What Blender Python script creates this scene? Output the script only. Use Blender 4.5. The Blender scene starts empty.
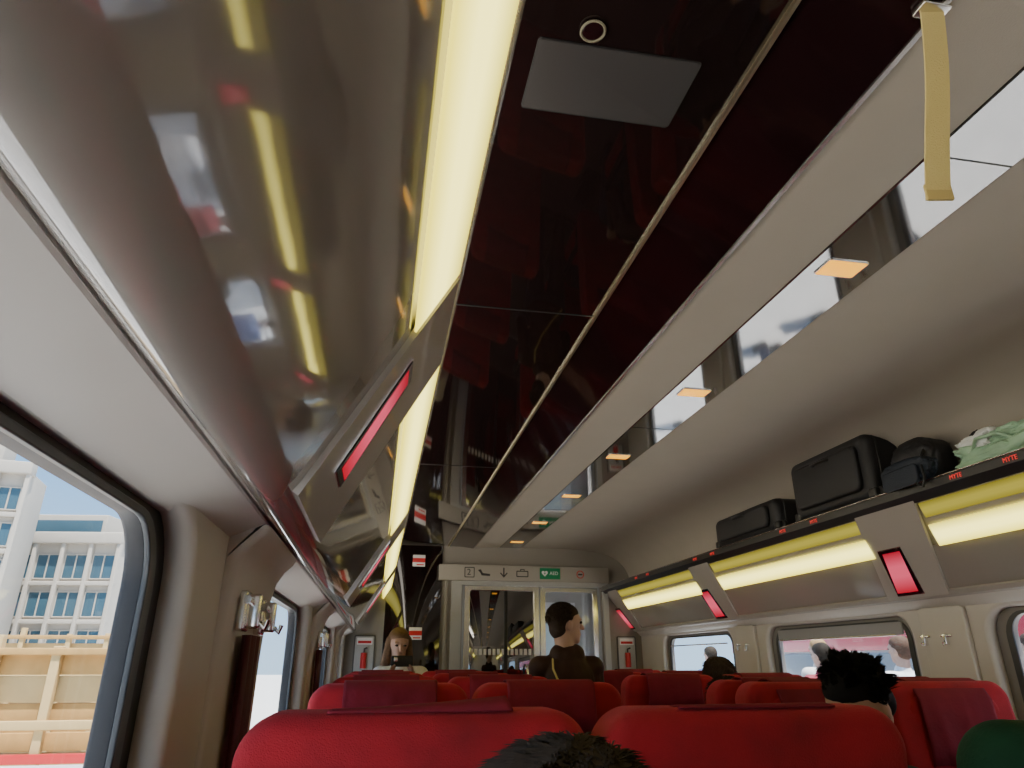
import bpy, bmesh, math, random
from mathutils import Vector, Matrix
random.seed(7)
EYE=1.3
C=bpy.context.scene.collection
# ------------------------------------------------------------------ materials
def mat(name,col,rough=.5,metal=0,coat=0,ior=1.5,noise=0,nscale=40,bump=0,bscale=200,sheen=0,emit=None,es=0,spec=None,coat_r=.03,bdist=.002):
    m=bpy.data.materials.new(name);m.use_nodes=True
    nt=m.node_tree;b=nt.nodes['Principled BSDF']
    b.inputs['Base Color'].default_value=(*col,1);b.inputs['Roughness'].default_value=rough
    b.inputs['Metallic'].default_value=metal;b.inputs['IOR'].default_value=ior
    b.inputs['Coat Weight'].default_value=coat;b.inputs['Coat Roughness'].default_value=coat_r
    if spec is not None: b.inputs['Specular IOR Level'].default_value=spec
    if sheen: b.inputs['Sheen Weight'].default_value=sheen;b.inputs['Sheen Tint'].default_value=(1,.2,.25,1)
    if emit: b.inputs['Emission Color'].default_value=(*emit,1);b.inputs['Emission Strength'].default_value=es
    if noise or bump:
        tc=nt.nodes.new('ShaderNodeTexCoord')
    if noise:
        n=nt.nodes.new('ShaderNodeTexNoise');n.inputs['Scale'].default_value=nscale;n.inputs['Detail'].default_value=5
        nt.links.new(tc.outputs['Object'],n.inputs['Vector'])
        mx=nt.nodes.new('ShaderNodeMix');mx.data_type='RGBA'
        mx.inputs[6].default_value=(*[c*(1-noise) for c in col],1);mx.inputs[7].default_value=(*[min(1,c*(1+noise)) for c in col],1)
        nt.links.new(n.outputs['Fac'],mx.inputs[0]);nt.links.new(mx.outputs[2],b.inputs['Base Color'])
    if bump:
        n=nt.nodes.new('ShaderNodeTexNoise');n.inputs['Scale'].default_value=bscale;n.inputs['Detail'].default_value=3
        nt.links.new(tc.outputs['Object'],n.inputs['Vector'])
        bp=nt.nodes.new('ShaderNodeBump');bp.inputs['Strength'].default_value=bump;bp.inputs['Distance'].default_value=bdist
        nt.links.new(n.outputs['Fac'],bp.inputs['Height']);nt.links.new(bp.outputs['Normal'],b.inputs['Normal'])
        if coat: nt.links.new(bp.outputs['Normal'],b.inputs['Coat Normal'])
    return m
def glassmat(name,tint=(1,1,1),gloss=.12):
    m=bpy.data.materials.new(name);m.use_nodes=True;nt=m.node_tree;nt.nodes.clear()
    o=nt.nodes.new('ShaderNodeOutputMaterial');t=nt.nodes.new('ShaderNodeBsdfTransparent');g=nt.nodes.new('ShaderNodeBsdfGlossy')
    x=nt.nodes.new('ShaderNodeMixShader');t.inputs[0].default_value=(*tint,1);g.inputs['Roughness'].default_value=.02
    x.inputs[0].default_value=gloss
    nt.links.new(t.outputs[0],x.inputs[1]);nt.links.new(g.outputs[0],x.inputs[2]);nt.links.new(x.outputs[0],o.inputs[0]);return m
def lampmat(name,c0,c1,strength,pos=(.35,.6),k2=.7):
    m=bpy.data.materials.new(name);m.use_nodes=True;nt=m.node_tree;nt.nodes.clear()
    o=nt.nodes.new('ShaderNodeOutputMaterial');e=nt.nodes.new('ShaderNodeEmission')
    tc=nt.nodes.new('ShaderNodeTexCoord');s=nt.nodes.new('ShaderNodeSeparateXYZ');r=nt.nodes.new('ShaderNodeValToRGB')
    r.color_ramp.elements[0].position=0;r.color_ramp.elements[0].color=(*c0,1)
    r.color_ramp.elements[1].position=1;r.color_ramp.elements[1].color=(*[a*k2 for a in c0],1)
    for q in pos:
        k=r.color_ramp.elements.new(q);k.color=(*c1,1)
    nt.links.new(tc.outputs['Generated'],s.inputs[0]);nt.links.new(s.outputs['Z'],r.inputs[0])
    nt.links.new(r.outputs[0],e.inputs[0]);e.inputs[1].default_value=strength;nt.links.new(e.outputs[0],o.inputs[0]);return m
M_TAUPE=mat('taupe_lacquer',(.33,.305,.275),.08,coat=1,ior=1.7,bump=.12,bscale=7,bdist=.002,coat_r=.03)
M_BEIGE=mat('beige_plastic',(.60,.57,.52),.38,noise=.04,nscale=8)
M_BEIGE2=mat('beige_divider',(.43,.40,.355),.3,coat=.3)
M_LIP=mat('taupe_lip',(.37,.34,.30),.42)
M_SHELL=mat('beige_textured_shell',(.40,.355,.295),.62,noise=.06,nscale=5,bump=.35,bscale=350)
M_DARK=mat('dark_red_glass',(.009,.005,.005),.045,coat=.5,ior=1.7,coat_r=.03)
M_DARK2=mat('dark_lacquer',(.012,.004,.005),.10,coat=.2,ior=1.42)
M_MIRROR=mat('mirror_band',(.30,.295,.29),.05,metal=.9)
M_SILVER=mat('brushed_aluminium',(.75,.73,.7),.25,metal=1)
M_GOLD=mat('gold_trim',(.9,.80,.55),.3,metal=1)
M_CHROME=mat('chrome',(.85,.85,.85),.14,metal=1)
M_BLACK=mat('black_plastic',(.015,.015,.016),.35)
M_RUBBER=mat('black_rubber',(.02,.02,.024),.5)
M_RED=mat('red_velvet',(.34,.0035,.012),.85,sheen=.35,noise=.55,nscale=12,bump=.6,bscale=500)
M_COVER=mat('crimson_cloth',(.20,.004,.020),.85,noise=.25,nscale=16,bump=.6,bscale=90)
M_LAMP=lampmat('yellow_strip_lamp',(.66,.55,.06),(1,.88,.22),3.6)
M_LAMPD=lampmat('dim_yellow_strip_lamp',(.38,.31,.03),(.55,.46,.07),.95)
M_ORANGE=mat('amber_lens',(.9,.45,.03),.3,emit=(1,.42,.01),es=1.6)
M_PINK=lampmat('pink_red_sign',(.6,.01,.03),(1,.12,.20),1.0,(.4,.65),.8)
M_REDLED=mat('red_display',(.6,.05,.05),.4,emit=(1,.05,.04),es=.5)
M_WHITE=mat('white_paint',(.8,.8,.8),.5)
M_GREYP=mat('grey_vent_panel',(.036,.034,.034),.5,spec=.3)
M_FLOOR=mat('carpet_grey_red',(.12,.10,.10),.95,noise=.3,nscale=60)
M_GLASS=glassmat('window_glass',(.97,.98,1),.05)
M_TINT=glassmat('tinted_door_glass',(.10,.10,.10),.35)
M_GREEN=mat('green_sign',(.0,.20,.08),.4,emit=(0,.5,.2),es=.02)
M_REDP=mat('red_paint',(.6,.02,.02),.35)
M_GREY=mat('light_grey_panel',(.42,.42,.41),.4)
M_STRAP=mat('yellow_beige_webbing',(.62,.50,.20),.8,bump=.8,bscale=400)
# ------------------------------------------------------------------ helpers
def fin(me,ang=40):
    for p in me.polygons:p.use_smooth=True
    try: me.set_sharp_from_angle(angle=math.radians(ang))
    except Exception: pass
def obj(name,me,m=None,parent=None):
    o=bpy.data.objects.new(name,me);C.objects.link(o)
    if m is not None and me is not None and hasattr(me,'materials') and len(me.materials)==0: me.materials.append(m)
    if parent: o.parent=parent
    return o
def pyd(name,vs,fs,m=None,parent=None,ang=40):
    me=bpy.data.meshes.new(name);me.from_pydata([tuple(v) for v in vs],[],fs);me.validate();
    bm=bmesh.new();bm.from_mesh(me);bmesh.ops.recalc_face_normals(bm,faces=bm.faces);bm.to_mesh(me);bm.free()
    fin(me,ang);return obj(name,me,m,parent)
def empty(name,loc=(0,0,0)):
    o=bpy.data.objects.new(name,None);o.empty_display_size=.1;C.objects.link(o);o.location=loc;return o
def tag(o,label=None,cat=None,group=None,kind=None):
    if label:o['label']=label
    if cat:o['category']=cat
    if group:o['group']=group
    if kind:o['kind']=kind
    return o
def struct(o,label,cat): return tag(o,label,cat,None,'structure')
def rrect(x0,x1,z0,z1,r,n=7):
    r=min(r,(x1-x0)/2-1e-4,(z1-z0)/2-1e-4);pts=[]
    for cx,cz,a0 in((x1-r,z1-r,0),(x0+r,z1-r,90),(x0+r,z0+r,180),(x1-r,z0+r,270)):
        for k in range(n+1):
            a=math.radians(a0+90*k/n);pts.append((cx+r*math.cos(a),cz+r*math.sin(a)))
    return pts
MX=Matrix(((0,0,1),(1,0,0),(0,1,0))).to_4x4()      # u->Y v->Z d->X
MY=Matrix(((1,0,0),(0,0,-1),(0,1,0))).to_4x4()     # u->X v->Z d->-Y
MZ=Matrix.Identity(4)
def T(x,y,z): return Matrix.Translation((x,y,z))
def rslab(name,w,h,d,r,b,Mt,m=None,parent=None,f=None,n=6):
    rings=[];K=4
    for k in range(K+1):
        a=math.pi/2*k/K;rings.append((b*(1-math.sin(a)),-d/2+b*(1-math.cos(a))))
    rings+= [(i,-z) for i,z in reversed(rings)]
    vs=[];N=None
    for i,z in rings:
        p=rrect(-w/2+i,w/2-i,-h/2+i,h/2-i,max(r-i,.0015),n);N=len(p)
        for u,v in p:
            q=(u,v,z)
            if f:q=f(*q)
            vs.append(Mt@Vector(q))
    fs=[];R=len(rings)
    for j in range(R-1):
        for k in range(N):
            fs.append((j*N+k,j*N+(k+1)%N,(j+1)*N+(k+1)%N,(j+1)*N+k))
    fs.append(tuple(range(N))[::-1]);fs.append(tuple(range((R-1)*N,R*N)))
    return pyd(name,vs,fs,m,parent,50)
def plate(name,outer,holes,thick,bev,Mt,m=None,parent=None):
    cu=bpy.data.curves.new(name,'CURVE');cu.dimensions='2D';cu.fill_mode='BOTH'
    cu.extrude=max(thick/2-bev,.0001);cu.bevel_depth=bev;cu.bevel_resolution=3;cu.offset=-bev
    for loop in [outer]+holes:
        s=cu.splines.new('POLY');s.points.add(len(loop)-1)
        for i,(u,v) in enumerate(loop): s.points[i].co=(u,v,0,1)
        s.use_cyclic_u=True
    t=bpy.data.objects.new('tmp',cu);C.objects.link(t)
    dg=bpy.context.evaluated_depsgraph_get();me=bpy.data.meshes.new_from_object(t.evaluated_get(dg))
    bpy.data.objects.remove(t);me.transform(Mt);me.materials.clear();fin(me,35)
    me.name=name
    return obj(name,me,m,parent)
def box(name,x0,x1,y0,y1,z0,z1,m=None,parent=None,b=.004,r=None):
    w,h,d=x1-x0,y1-y0,z1-z0;b=min(b,w/2.1,h/2.1,d/2.1)
    return rslab(name,w,h,d,r if r else b,b,T((x0+x1)/2,(y0+y1)/2,(z0+z1)/2),m,parent,n=3)
def loft(name,pts,y0,y1,m=None,parent=None,closed=True,ang=30):
    f0=y0 if callable(y0) else (lambda x,z:y0);f1=y1 if callable(y1) else (lambda x,z:y1)
    n=len(pts);vs=[(x,f0(x,z),z) for x,z in pts]+[(x,f1(x,z),z) for x,z in pts]
    fs=[(i,(i+1)%n,n+(i+1)%n,n+i) for i in range(n if closed else n-1)]
    if closed: fs+= [tuple(range(n)),tuple(range(n,2*n))[::-1]]
    return pyd(name,vs,fs,m,parent,ang)
def tube(name,pts,r,m=None,parent=None,cyc=False,res=3):
    cu=bpy.data.curves.new(name,'CURVE');cu.dimensions='3D';cu.bevel_depth=r;cu.bevel_resolution=res;cu.use_fill_caps=True
    s=cu.splines.new('POLY');s.points.add(len(pts)-1)
    for i,p in enumerate(pts): s.points[i].co=(*p,1)
    s.use_cyclic_u=cyc
    t=bpy.data.objects.new('tmp',cu);C.objects.link(t)
    dg=bpy.context.evaluated_depsgraph_get();me=bpy.data.meshes.new_from_object(t.evaluated_get(dg))
    bpy.data.objects.remove(t);me.materials.clear();fin(me,50);me.name=name;return obj(name,me,m,parent)
def text(name,body,size,loc,rot,m,parent=None,ext=.001):
    cu=bpy.data.curves.new(name,'FONT');cu.body=body;cu.size=size;cu.extrude=ext;cu.align_x='CENTER';cu.align_y='CENTER'
    t=bpy.data.objects.new('tmp',cu);C.objects.link(t)
    dg=bpy.context.evaluated_depsgraph_get();me=bpy.data.meshes.new_from_object(t.evaluated_get(dg))
    bpy.data.objects.remove(t);me.materials.clear()
    from mathutils import Euler
    me.transform(T(*loc)@Euler([math.radians(a) for a in rot]).to_matrix().to_4x4());me.name=name;return obj(name,me,m,parent)
Y0,Y1=-2.6,6.3
E=EYE
# ------------------------------------------------------------------ SHELL
fl=box('floor',-.36,2.46,Y0,8.2,-.06,0,M_FLOOR);struct(fl,'dark carpeted floor of the coach','floor')
WL=-.285;WR=2.385
ZT=E+.185
left_w=[(-2.35,-1.0),(-.55,1.07),(1.74,2.90),(3.55,4.72),(5.3,6.1)]
right_w=[(-2.3,-1.1),(-.7,.62),(1.10,2.47),(2.89,4.14),(4.58,5.80)]
def wall(side,wins,x):
    holes=[rrect(a-.0,b+.0,.72,ZT+.01,.10) for a,b in wins]
    o=plate('wall_'+side,[(Y0,0),(Y1+.02,0),(Y1+.02,E+.30),(Y0,E+.30)],holes,.05,.018,T(x,0,0)@MX,M_BEIGE)
    struct(o,'beige moulded coach side wall with rounded window openings','wall')
wall('left',left_w,WL-.005);wall('right',right_w,WR+.005)
wn=0
M_SEAL=mat('dark_seal',(.05,.055,.06),.35)
M_SEAL2=mat('grey_seal',(.22,.21,.20),.4)
for side,wins,x,sg in(('l',left_w,WL-.035,1),('r',right_w,WR+.035,-1)):
    for a,b in wins:
        wn+=1
        m1,m2=(M_RUBBER,M_SEAL) if sg==1 else (M_SEAL2,M_SEAL)
        w=plate('window_%d'%wn,rrect(a-.03,b+.03,.69,ZT+.04,.12),[rrect(a+.07,b-.07,.80,ZT-.012,.08)],.03,.006,T(x,0,0)@MX,m1)
        struct(w,'coach window with thick rubber frame','window')
        g=plate('pane',rrect(a+.05,b-.05,.78,ZT-.002,.06),[],.006,.001,T(x-sg*.01,0,0)@MX,M_GLASS,w)
        fr=plate('inner_frame',rrect(a+.045,b-.045,.775,ZT-.004,.095),[rrect(a+.075,b-.075,.803,ZT-.015,.078)],.008,.002,T(x+sg*.016,0,0)@MX,m2,w)
        if sg==-1 and a>2.5 and a<4: 
            bl=box('roller_blind',WR+.01,WR+.02,a+.09,b-.09,ZT-.07,ZT-.013,mat('grey_blind',(.35,.35,.36),.7),w)
        if sg==-1 and a>2.5:
            tube('pull_bar',[(WR-.0,a+.12,ZT-.07),(WR-.0,b-.12,ZT-.07)],.005,M_SILVER,w)
def symx(x,s): return x if s=='l' else 2.1-x
# cornice
p=[(-.2035,E+.245),(-.2035,E+.2275),(-.2065,E+.2245),(-.292,E+.190),(-.305,E+.190),(-.32,E+.25),(-.32,E+.30),(-.22,E+.27)]
o=loft('trim_1',p,Y0,Y1,M_BEIGE,ang=20);struct(o,'beige cornice above the coach windows','trim')
p=[(-.232,E+.262),(-.222,E+.247),(-.232,E+.236),(-.258,E+.212),(-.30,E+.205),(-.32,E+.25),(-.32,E+.30),(-.25,E+.28)]
o=loft('trim_2',[(symx(x,'r'),z) for x,z in p],Y0,Y1,M_BEIGE,ang=50);struct(o,'beige cornice above the coach windows','trim')
# ceiling
o=box('ceiling',-.02,.580,Y0,Y1,E+.972,E+.99,M_DARK,b=.001);struct(o,'dark red glossy mirrored ceiling panel','ceiling')
seam=box('seam',-.02,.58,1.768,1.774,E+.9705,E+.973,M_BLACK,o,b=.0005)
seam=box('seam',-.02,.58,3.55,3.556,E+.9705,E+.973,M_BLACK,o,b=.0005)
o=loft('trim_3',[(.580,E+.962),(.587,E+.962),(.587,E+.99),(.580,E+.99)],Y0,Y1,M_GOLD);struct(o,'thin gold ceiling trim strip','trim')
o=loft('trim_4',[(.587,E+.968),(.70,E+.966),(.800,E+.954),(.800,E+.99),(.587,E+.99)],Y0,Y1,M_DARK2);struct(o,'dark lacquered ceiling fascia','trim')
o=loft('trim_5',[(.800,E+.950),(.810,E+.950),(.810,E+.985),(.800,E+.985)],Y0,Y1,M_SILVER);struct(o,'aluminium ceiling edge strip','trim')
o=loft('trim_6',[(.810,E+.955),(1.052,E+.972),(1.052,E+1.0),(.810,E+1.0)],Y0,Y1,M_SHELL);struct(o,'textured beige ceiling band','trim')
o=loft('trim_7',[(1.052,E+.971),(1.056,E+.968),(1.250,E+.968),(1.254,E+.971),(1.254,E+1.0),(1.052,E+1.0)],Y0,Y1,M_MIRROR);struct(o,'mirrored ceiling strip holding small lamps','trim')
for yy in(.95,2.75,4.55):
    box('seam',1.053,1.251,yy,yy+.004,E+.9670,E+.9685,M_BLACK,o,b=.0004)
sh=[(1.254,.972),(1.6,.972),(1.8,.966),(1.95,.955),(2.05,.935),(2.14,.90),(2.20,.86),(2.245,.81),(2.275,.75),(2.29,.68),(2.30,.60)]
o=loft('trim_8',[(x,E+z) for x,z in sh],Y0,Y1,M_SHELL,closed=False,ang=60);struct(o,'textured beige vault over the luggage shelf','trim')
shl=[(-.02,.975),(-.1,.93),(-.15,.85),(-.2,.7),(-.21,.6)]
o=loft('trim_9',[(x,E+z) for x,z in shl],Y0,Y1,M_SHELL,closed=False,ang=60);struct(o,'textured beige vault over the luggage shelf','trim')
o=box('wall_back',-.36,2.46,Y0-.03,Y0,0,E+1.0,M_BEIGE);struct(o,'beige rear partition','wall')
# ------------------------------------------------------------------ luggage racks
DIV={'l':[((-.95,-.6),(-.82,-.4)),((1.0,1.36),(1.10,1.57)),((3.0,3.34),(3.12,3.5)),((4.85,5.15),(4.97,5.3))],
     'r':[((-1.1,-.76),(-.9,-.5)),((.56,.90),(.78,1.12)),((2.30,2.66),(2.54,2.90)),((4.12,4.41),(4.32,4.64)),((5.92,6.16),(6.08,6.28))]}
SL={'l':.65,'r':.835};TOP={'l':.499,'r':.428};BOT={'l':.232,'r':.275}
def nrm(s):
    k=SL[s];l=math.hypot(1,k);return ((1/l) if s=='l' else -1/l,-k/l)
def uline(z,s): return symx(.094+SL[s]*(z-.614),s)
def quadslab(name,s,zs,ya,yb,off,th,m,parent):
    n=nrm(s);vs=[]
    for o_ in(off,off+th):
        for z,y in((zs[0],ya[0]),(zs[0],yb[0]),(zs[1],yb[1]),(zs[1],ya[1])):
            vs.append((uline(z,s)+n[0]*o_,y,E+z+n[1]*o_))
    fs=[(0,1,2,3),(4,5,6,7),(0,1,5,4),(1,2,6,5),(2,3,7,6),(3,0,4,7)]
    return pyd(name,vs,fs,m,parent)
for s in 'lr':
    r=empty('luggage_rack',(symx(-.1,s),2,E+.62));
    tag(r,'long overhead luggage rack with glossy taupe underside'+(' and black display rail' if s=='r' else ''),'luggage rack','overhead luggage racks')
    inv=Matrix.Translation(-Vector(r.location))
    def P(o): o.parent=r;o.matrix_parent_inverse=inv;return o
    top=TOP[s];bot=BOT[s];ub=(uline(bot,s),E+bot)
    if s=='l':
        # flat panel running into a rounded glossy lower lip (quadratic arc)
        A=Vector((uline(.262,s),.262));B=Vector((-.176,.2070));D=Vector((-.2012,.2290))
        arc=[]
        for k in range(13):
            t=k/12;q=A*(1-t)**2+B*2*t*(1-t)+D*t*t;arc.append((q.x,E+q.y))
        pts=[(uline(top,s),E+top)]+arc+[(-.206,E+.26),(-.215,E+.30),(-.10,E+top+.05)]
        P(loft('underside_panel',pts,Y0,Y1,M_TAUPE,ang=40))
    else:
        pts=[(uline(top,s),E+top),ub,(symx(-.203,s),E+.258),(symx(-.215,s),E+.252),(symx(-.226,s),E+.256),(symx(-.232,s),E+.268),(symx(-.25,s),E+.32),(symx(-.12,s),E+top+.05)]
        lip=[ub,(symx(-.185,s),E+.268),(symx(-.198,s),E+.252),(symx(-.215,s),E+.246),(symx(-.228,s),E+.252),(symx(-.228,s),E+.262),(symx(-.21,s),E+.262)]
        P(loft('underside_panel',pts,Y0,Y1,M_TAUPE,ang=25))
        P(loft('lower_lip',lip,Y0,Y1,M_LIP,ang=30))
    hp=[(uline(.600,s),E+.61),(uline(top,s)-(.012 if s=='l' else -.012),E+top+.005),(symx(-.10,s)-0,E+top+.06),(symx(-.2,s),E+.60),(symx(-.2,s),E+.635),(symx(.085,s),E+.635)]
    P(loft('shelf',hp,Y0,Y1,M_BEIGE2))
    if s=='r':
        rp=[(1.998,.628),(2.004,.634),(2.02,.634),(2.034,.60),(2.040,.574),(2.030,.572),(2.000,.60)]
        P(loft('display_rail',[(x,E+z) for x,z in rp],Y0,Y1,M_BLACK))
        P(tube('rail_edge',[(1.999,Y0,E+.634),(1.999,Y1,E+.634)],.0025,M_SILVER))
        for yy in(.9,1.36,1.83,2.06,2.93,3.2,4.0,4.25,5.1,5.35):
            P(text('seat_display','MYTE',.023,(1.9968,yy,E+.614),(90,0,-90),M_REDLED))
    else:
        P(loft('front_edge',[(.094,E+.614),(.104,E+.622),(.104,E+.638),(.09,E+.645),(.07,E+.64),(.075,E+.615)],Y0,Y1,M_SILVER,ang=60))
    dv=DIV[s]
    for (a,b),(c,d) in dv:
        P(quadslab('divider',s,(.603,.262 if s=='r' else .246),(a,c),(b,d),-.002,.012,M_BEIGE2,None))
    for i,((a,b),(c,d)) in enumerate(dv):
        if s=='r':
            q=((.440,.2885),(a+.285,c+.135),(a+.39,c+.26))
        else:
            q=((.485,.325),(a+.125,c+.115),(a+.19,c+.20))
        P(quadslab('sign_rim',s,(q[0][0]+.014,q[0][1]-.014),(q[1][0]-.019,q[1][1]-.019),(q[2][0]+.019,q[2][1]+.019),.0085,.004,M_SILVER,None))
        P(quadslab('sign_frame',s,(q[0][0]+.011,q[0][1]-.011),(q[1][0]-.015,q[1][1]-.015),(q[2][0]+.015,q[2][1]+.015),.010,.005,M_DARK2,None))
        P(quadslab('seat_sign',s,q[0],q[1],q[2],.013,.003,M_PINK,None))
    # lamps between the dividers
    tops=[(Y0,Y0)]+[d[0] for d in dv]+[(Y1,Y1)]
    for (a0,a1),(b0,b1) in zip(tops[:-1],tops[1:]):
        if b0-a1<.15: continue
        y0,y1=a1+.01,b0-.01
        L=empty('strip_light',(uline(.56,s),(y0+y1)/2,E+.56));iv=Matrix.Translation(-Vector(L.location))
        tag(L,'long yellow glowing strip light under the luggage rack','light','rack strip lights')
        if s=='l': lst=[('diffuser',(.606,.505),M_LAMP,.003)]
        else: lst=[('reflector',(.572,.524),M_LAMPD,.003),('lamp_trim',(.523,.503),M_BEIGE2,.002),('diffuser',(.502,.430),M_LAMP,.012)]
        for nm,zs,mm,of in lst:
            k=.45 if s=='r' else .3;dz=(zs[0]-zs[1])*k;t0=(.61-zs[0])*k
            q=quadslab(nm,s,zs,(y0+t0,y0+t0+dz),(y1+t0,y1+t0+dz),of,.004,mm,L);q.matrix_parent_inverse=iv
# orange ceiling lamps
first=None
for i,yy in enumerate([.47,1.38,2.30,3.21,4.12,5.03,5.94]):
    L=empty('ceiling_spotlight',(1.145,yy,E+.967));tag(L,'small rectangular amber lamp set in the mirrored strip','light','amber ceiling lamps')
    if first is None:
        a=rslab('lens',.11,.072,.005,.006,.002,MZ,M_ORANGE,L);b=plate('bezel',rrect(-.058,.058,-.039,.039,.008),[rrect(-.0545,.0545,-.0355,.0355,.006)],.005,.001,MZ,M_SILVER,L);first=(a,b)
    else:
        for q in first:
            c=q.copy();c.parent=L;C.objects.link(c)
# ceiling panel + ring
v=empty('ceiling_vent_panel',(.345,.9,E+.972));tag(v,'grey rectangular panel set flush in the dark glossy ceiling','ceiling panel')
rslab('cover',.29,.155,.004,.006,.001,T(0,0,-.001),M_GREYP,v)
plate('frame',rrect(-.147,.147,-.080,.080,.008),[rrect(-.1452,.1452,-.0778,.0778,.006)],.003,.0005,T(0,0,-.001),M_BLACK,v)
d=empty('smoke_detector',(.283,.79,E+.97));tag(d,'small round ring shaped ceiling sensor','sensor')
tube('ring',[(.02*math.cos(a*math.pi/12),.02*math.sin(a*math.pi/12),-.003) for a in range(24)],.0022,mat('ring_beige',(.16,.15,.10),.5),d,True)
rslab('sensor_disc',.036,.036,.005,.018,.002,T(0,0,-.001),M_DARK2,d)
# strap
st=empty('hanging_strap',(.79,.64,E+.95));tag(st,'yellow beige webbing strap hanging from the ceiling edge','strap')
def strapmesh():
    vs=[];fs=[];N=14
    for i in range(N+1):
        t=i/N
        x=-.035*t+.004*math.sin(t*5);y=.045*t;z=-.335*t
        for u,w in((-.018,-.0012),(.018,-.0012),(.018,.0012),(-.018,.0012)):
            vs.append((x+u*.97,y-u*.2+w,z))
    for i in range(N):
        for k in range(4): fs.append((i*4+k,i*4+(k+1)%4,i*4+4+(k+1)%4,i*4+4+k))
    fs+=[(0,1,2,3),(N*4,N*4+1,N*4+2,N*4+3)]
    return vs,fs
vs,fs=strapmesh();pyd('webbing',vs,fs,M_STRAP,st,60)
rslab('stitched_end',.038,.028,.005,.002,.001,T(-.036,.044,-.322)@Matrix.Rotation(-.2,4,'Z')@MY,mat('strap_end',(.5,.38,.14),.8),st)
rslab('ceiling_clip',.05,.03,.012,.004,.002,T(0,0,.0),M_SILVER,st)
# hooks
hk=None
for s,ys in(('l',(1.38,1.58,3.22,3.34)),('r',(2.66,2.78,4.34,4.45))):
    for yy in ys:
        x=-.247 if s=='l' else WR-.032
        H=empty('coat_hook',(x,yy,E+.085));tag(H,'chrome folding coat hook on the window pillar','coat hook','chrome coat hooks')
        if s=='r':H.rotation_euler=(0,0,math.pi);H.scale=(.75,.75,.75)
        if hk is None:
            hk=[rslab('hook_plate',.05,.07,.016,.005,.004,T(.004,0,0)@MX,M_SILVER,H),
                rslab('hook_arm',.02,.06,.024,.005,.004,T(.022,0,.0)@MX,M_CHROME,H),
                tube('hook_pin',[(.014,-.040,.018),(.014,.040,.018)],.0075,M_CHROME,H),
                tube('hook_tip',[(.034,0,-.02),(.044,0,-.03),(.048,0,-.015)],.005,M_CHROME,H)]
        else:
            for q in hk:
                c=q.copy();c.parent=H;C.objects.link(c)
# pillar covers & curtains
def lpillar(nm,y0,y1):
    pr=[(-.1985,.2215),(-.207,.206),(-.224,.190),(-.238,.165),(-.246,.13),(-.252,.08),(-.255,0),(-.258,-.5),(-.262,-1.28),(-.28,-1.28),(-.28,.15),(-.262,.2035),(-.21,.2235)]
    n=len(pr);vs=[]
    ys=[(y0,.016),(y0+.004,.006),(y0+.014,0),(y1-.014,0),(y1-.004,.006),(y1,.016)]
    for y,i_ in ys:
        for k,(x,z) in enumerate(pr):
            vs.append((x-(i_ if k<9 else 0),y,E+z+(i_*.35 if k<3 else 0)))
    fs=[]
    for j in range(len(ys)-1):
        for k in range(n): fs.append((j*n+k,j*n+(k+1)%n,(j+1)*n+(k+1)%n,(j+1)*n+k))
    fs+=[tuple(range(n)),tuple(range((len(ys)-1)*n,len(ys)*n))[::-1]]
    o=pyd(nm,vs,fs,M_BEIGE,None,50);struct(o,'moulded beige pillar cover between two windows','trim')
lpillar('trim_10',1.27,1.73);lpillar('trim_11',3.02,3.44);lpillar('trim_12',4.82,5.2)
def pillar(nm,y0,y1,s):
    x0,x1=(WR-.04,WR-.018)
    o=rslab(nm,y1-y0,E+.215-.02,.026,.02,.008,T((x0+x1)/2,(y0+y1)/2,(E+.215+.02)/2)@MX,M_BEIGE);struct(o,'beige pillar cover between two windows','trim')
pillar('trim_13',2.55,2.80,'r');pillar('trim_14',4.24,4.48,'r')
M_CURT=mat('maroon_curtain',(.10,.012,.025),.5)
def curtain(y0,y1):
    x=-.238
    vs=[];N=40;zt,zb=E+.045,.45
    K=8
    for j in range(K+1):
        z=zt+(zb-zt)*j/K;pin=1-.25*math.sin(math.pi*j/K)
        for i in range(N+1):
            t=i/N;y=(y0+y1)/2+(t-.5)*(y1-y0)*pin;vs.append((x+.008*math.sin(t*6*2*math.pi),y,z))
    fs=[(j*(N+1)+i,j*(N+1)+i+1,(j+1)*(N+1)+i+1,(j+1)*(N+1)+i) for j in range(K) for i in range(N)]
    o=pyd('curtain',vs,fs,M_CURT,None,80);tag(o,'gathered dark maroon curtain beside the window pillar','curtain','window curtains')
    md=o.modifiers.new('s','SOLIDIFY');md.thickness=.003
curtain(1.40,1.52);curtain(3.14,3.27)
# ------------------------------------------------------------------ END WALL
M_END=mat('end_wall_beige',(.27,.245,.215),.55)
o=plate('wall_end',[(-.33,0),(2.43,0),(2.43,E+.99),(-.33,E+.99)],[[(.72,.0011),(2.0,.0011),(2.0,E+.66),(.72,E+.66)]],.04,.004,T(0,Y1+.02,0)@MY,M_END)
struct(o,'beige end partition with door opening','wall')
o=box('trim_15',.05,.53,Y1-.02,Y1+.005,.02,E+.965,M_DARK);struct(o,'dark glossy mirrored partition panel','trim')
o=box('trim_16',.56,.59,Y1-.02,Y1+.0,.0,E+.80,M_END);struct(o,'beige door frame post','trim')
o=loft('trim_17',[(.62,0),(.62,E+.67),(2.06,E+.67),(2.06,0),(2.01,0),(2.01,E+.63),(.71,E+.63),(.71,0)],Y1-.035,Y1+.0,M_GREY)
struct(o,'light grey door surround','trim')
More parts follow.
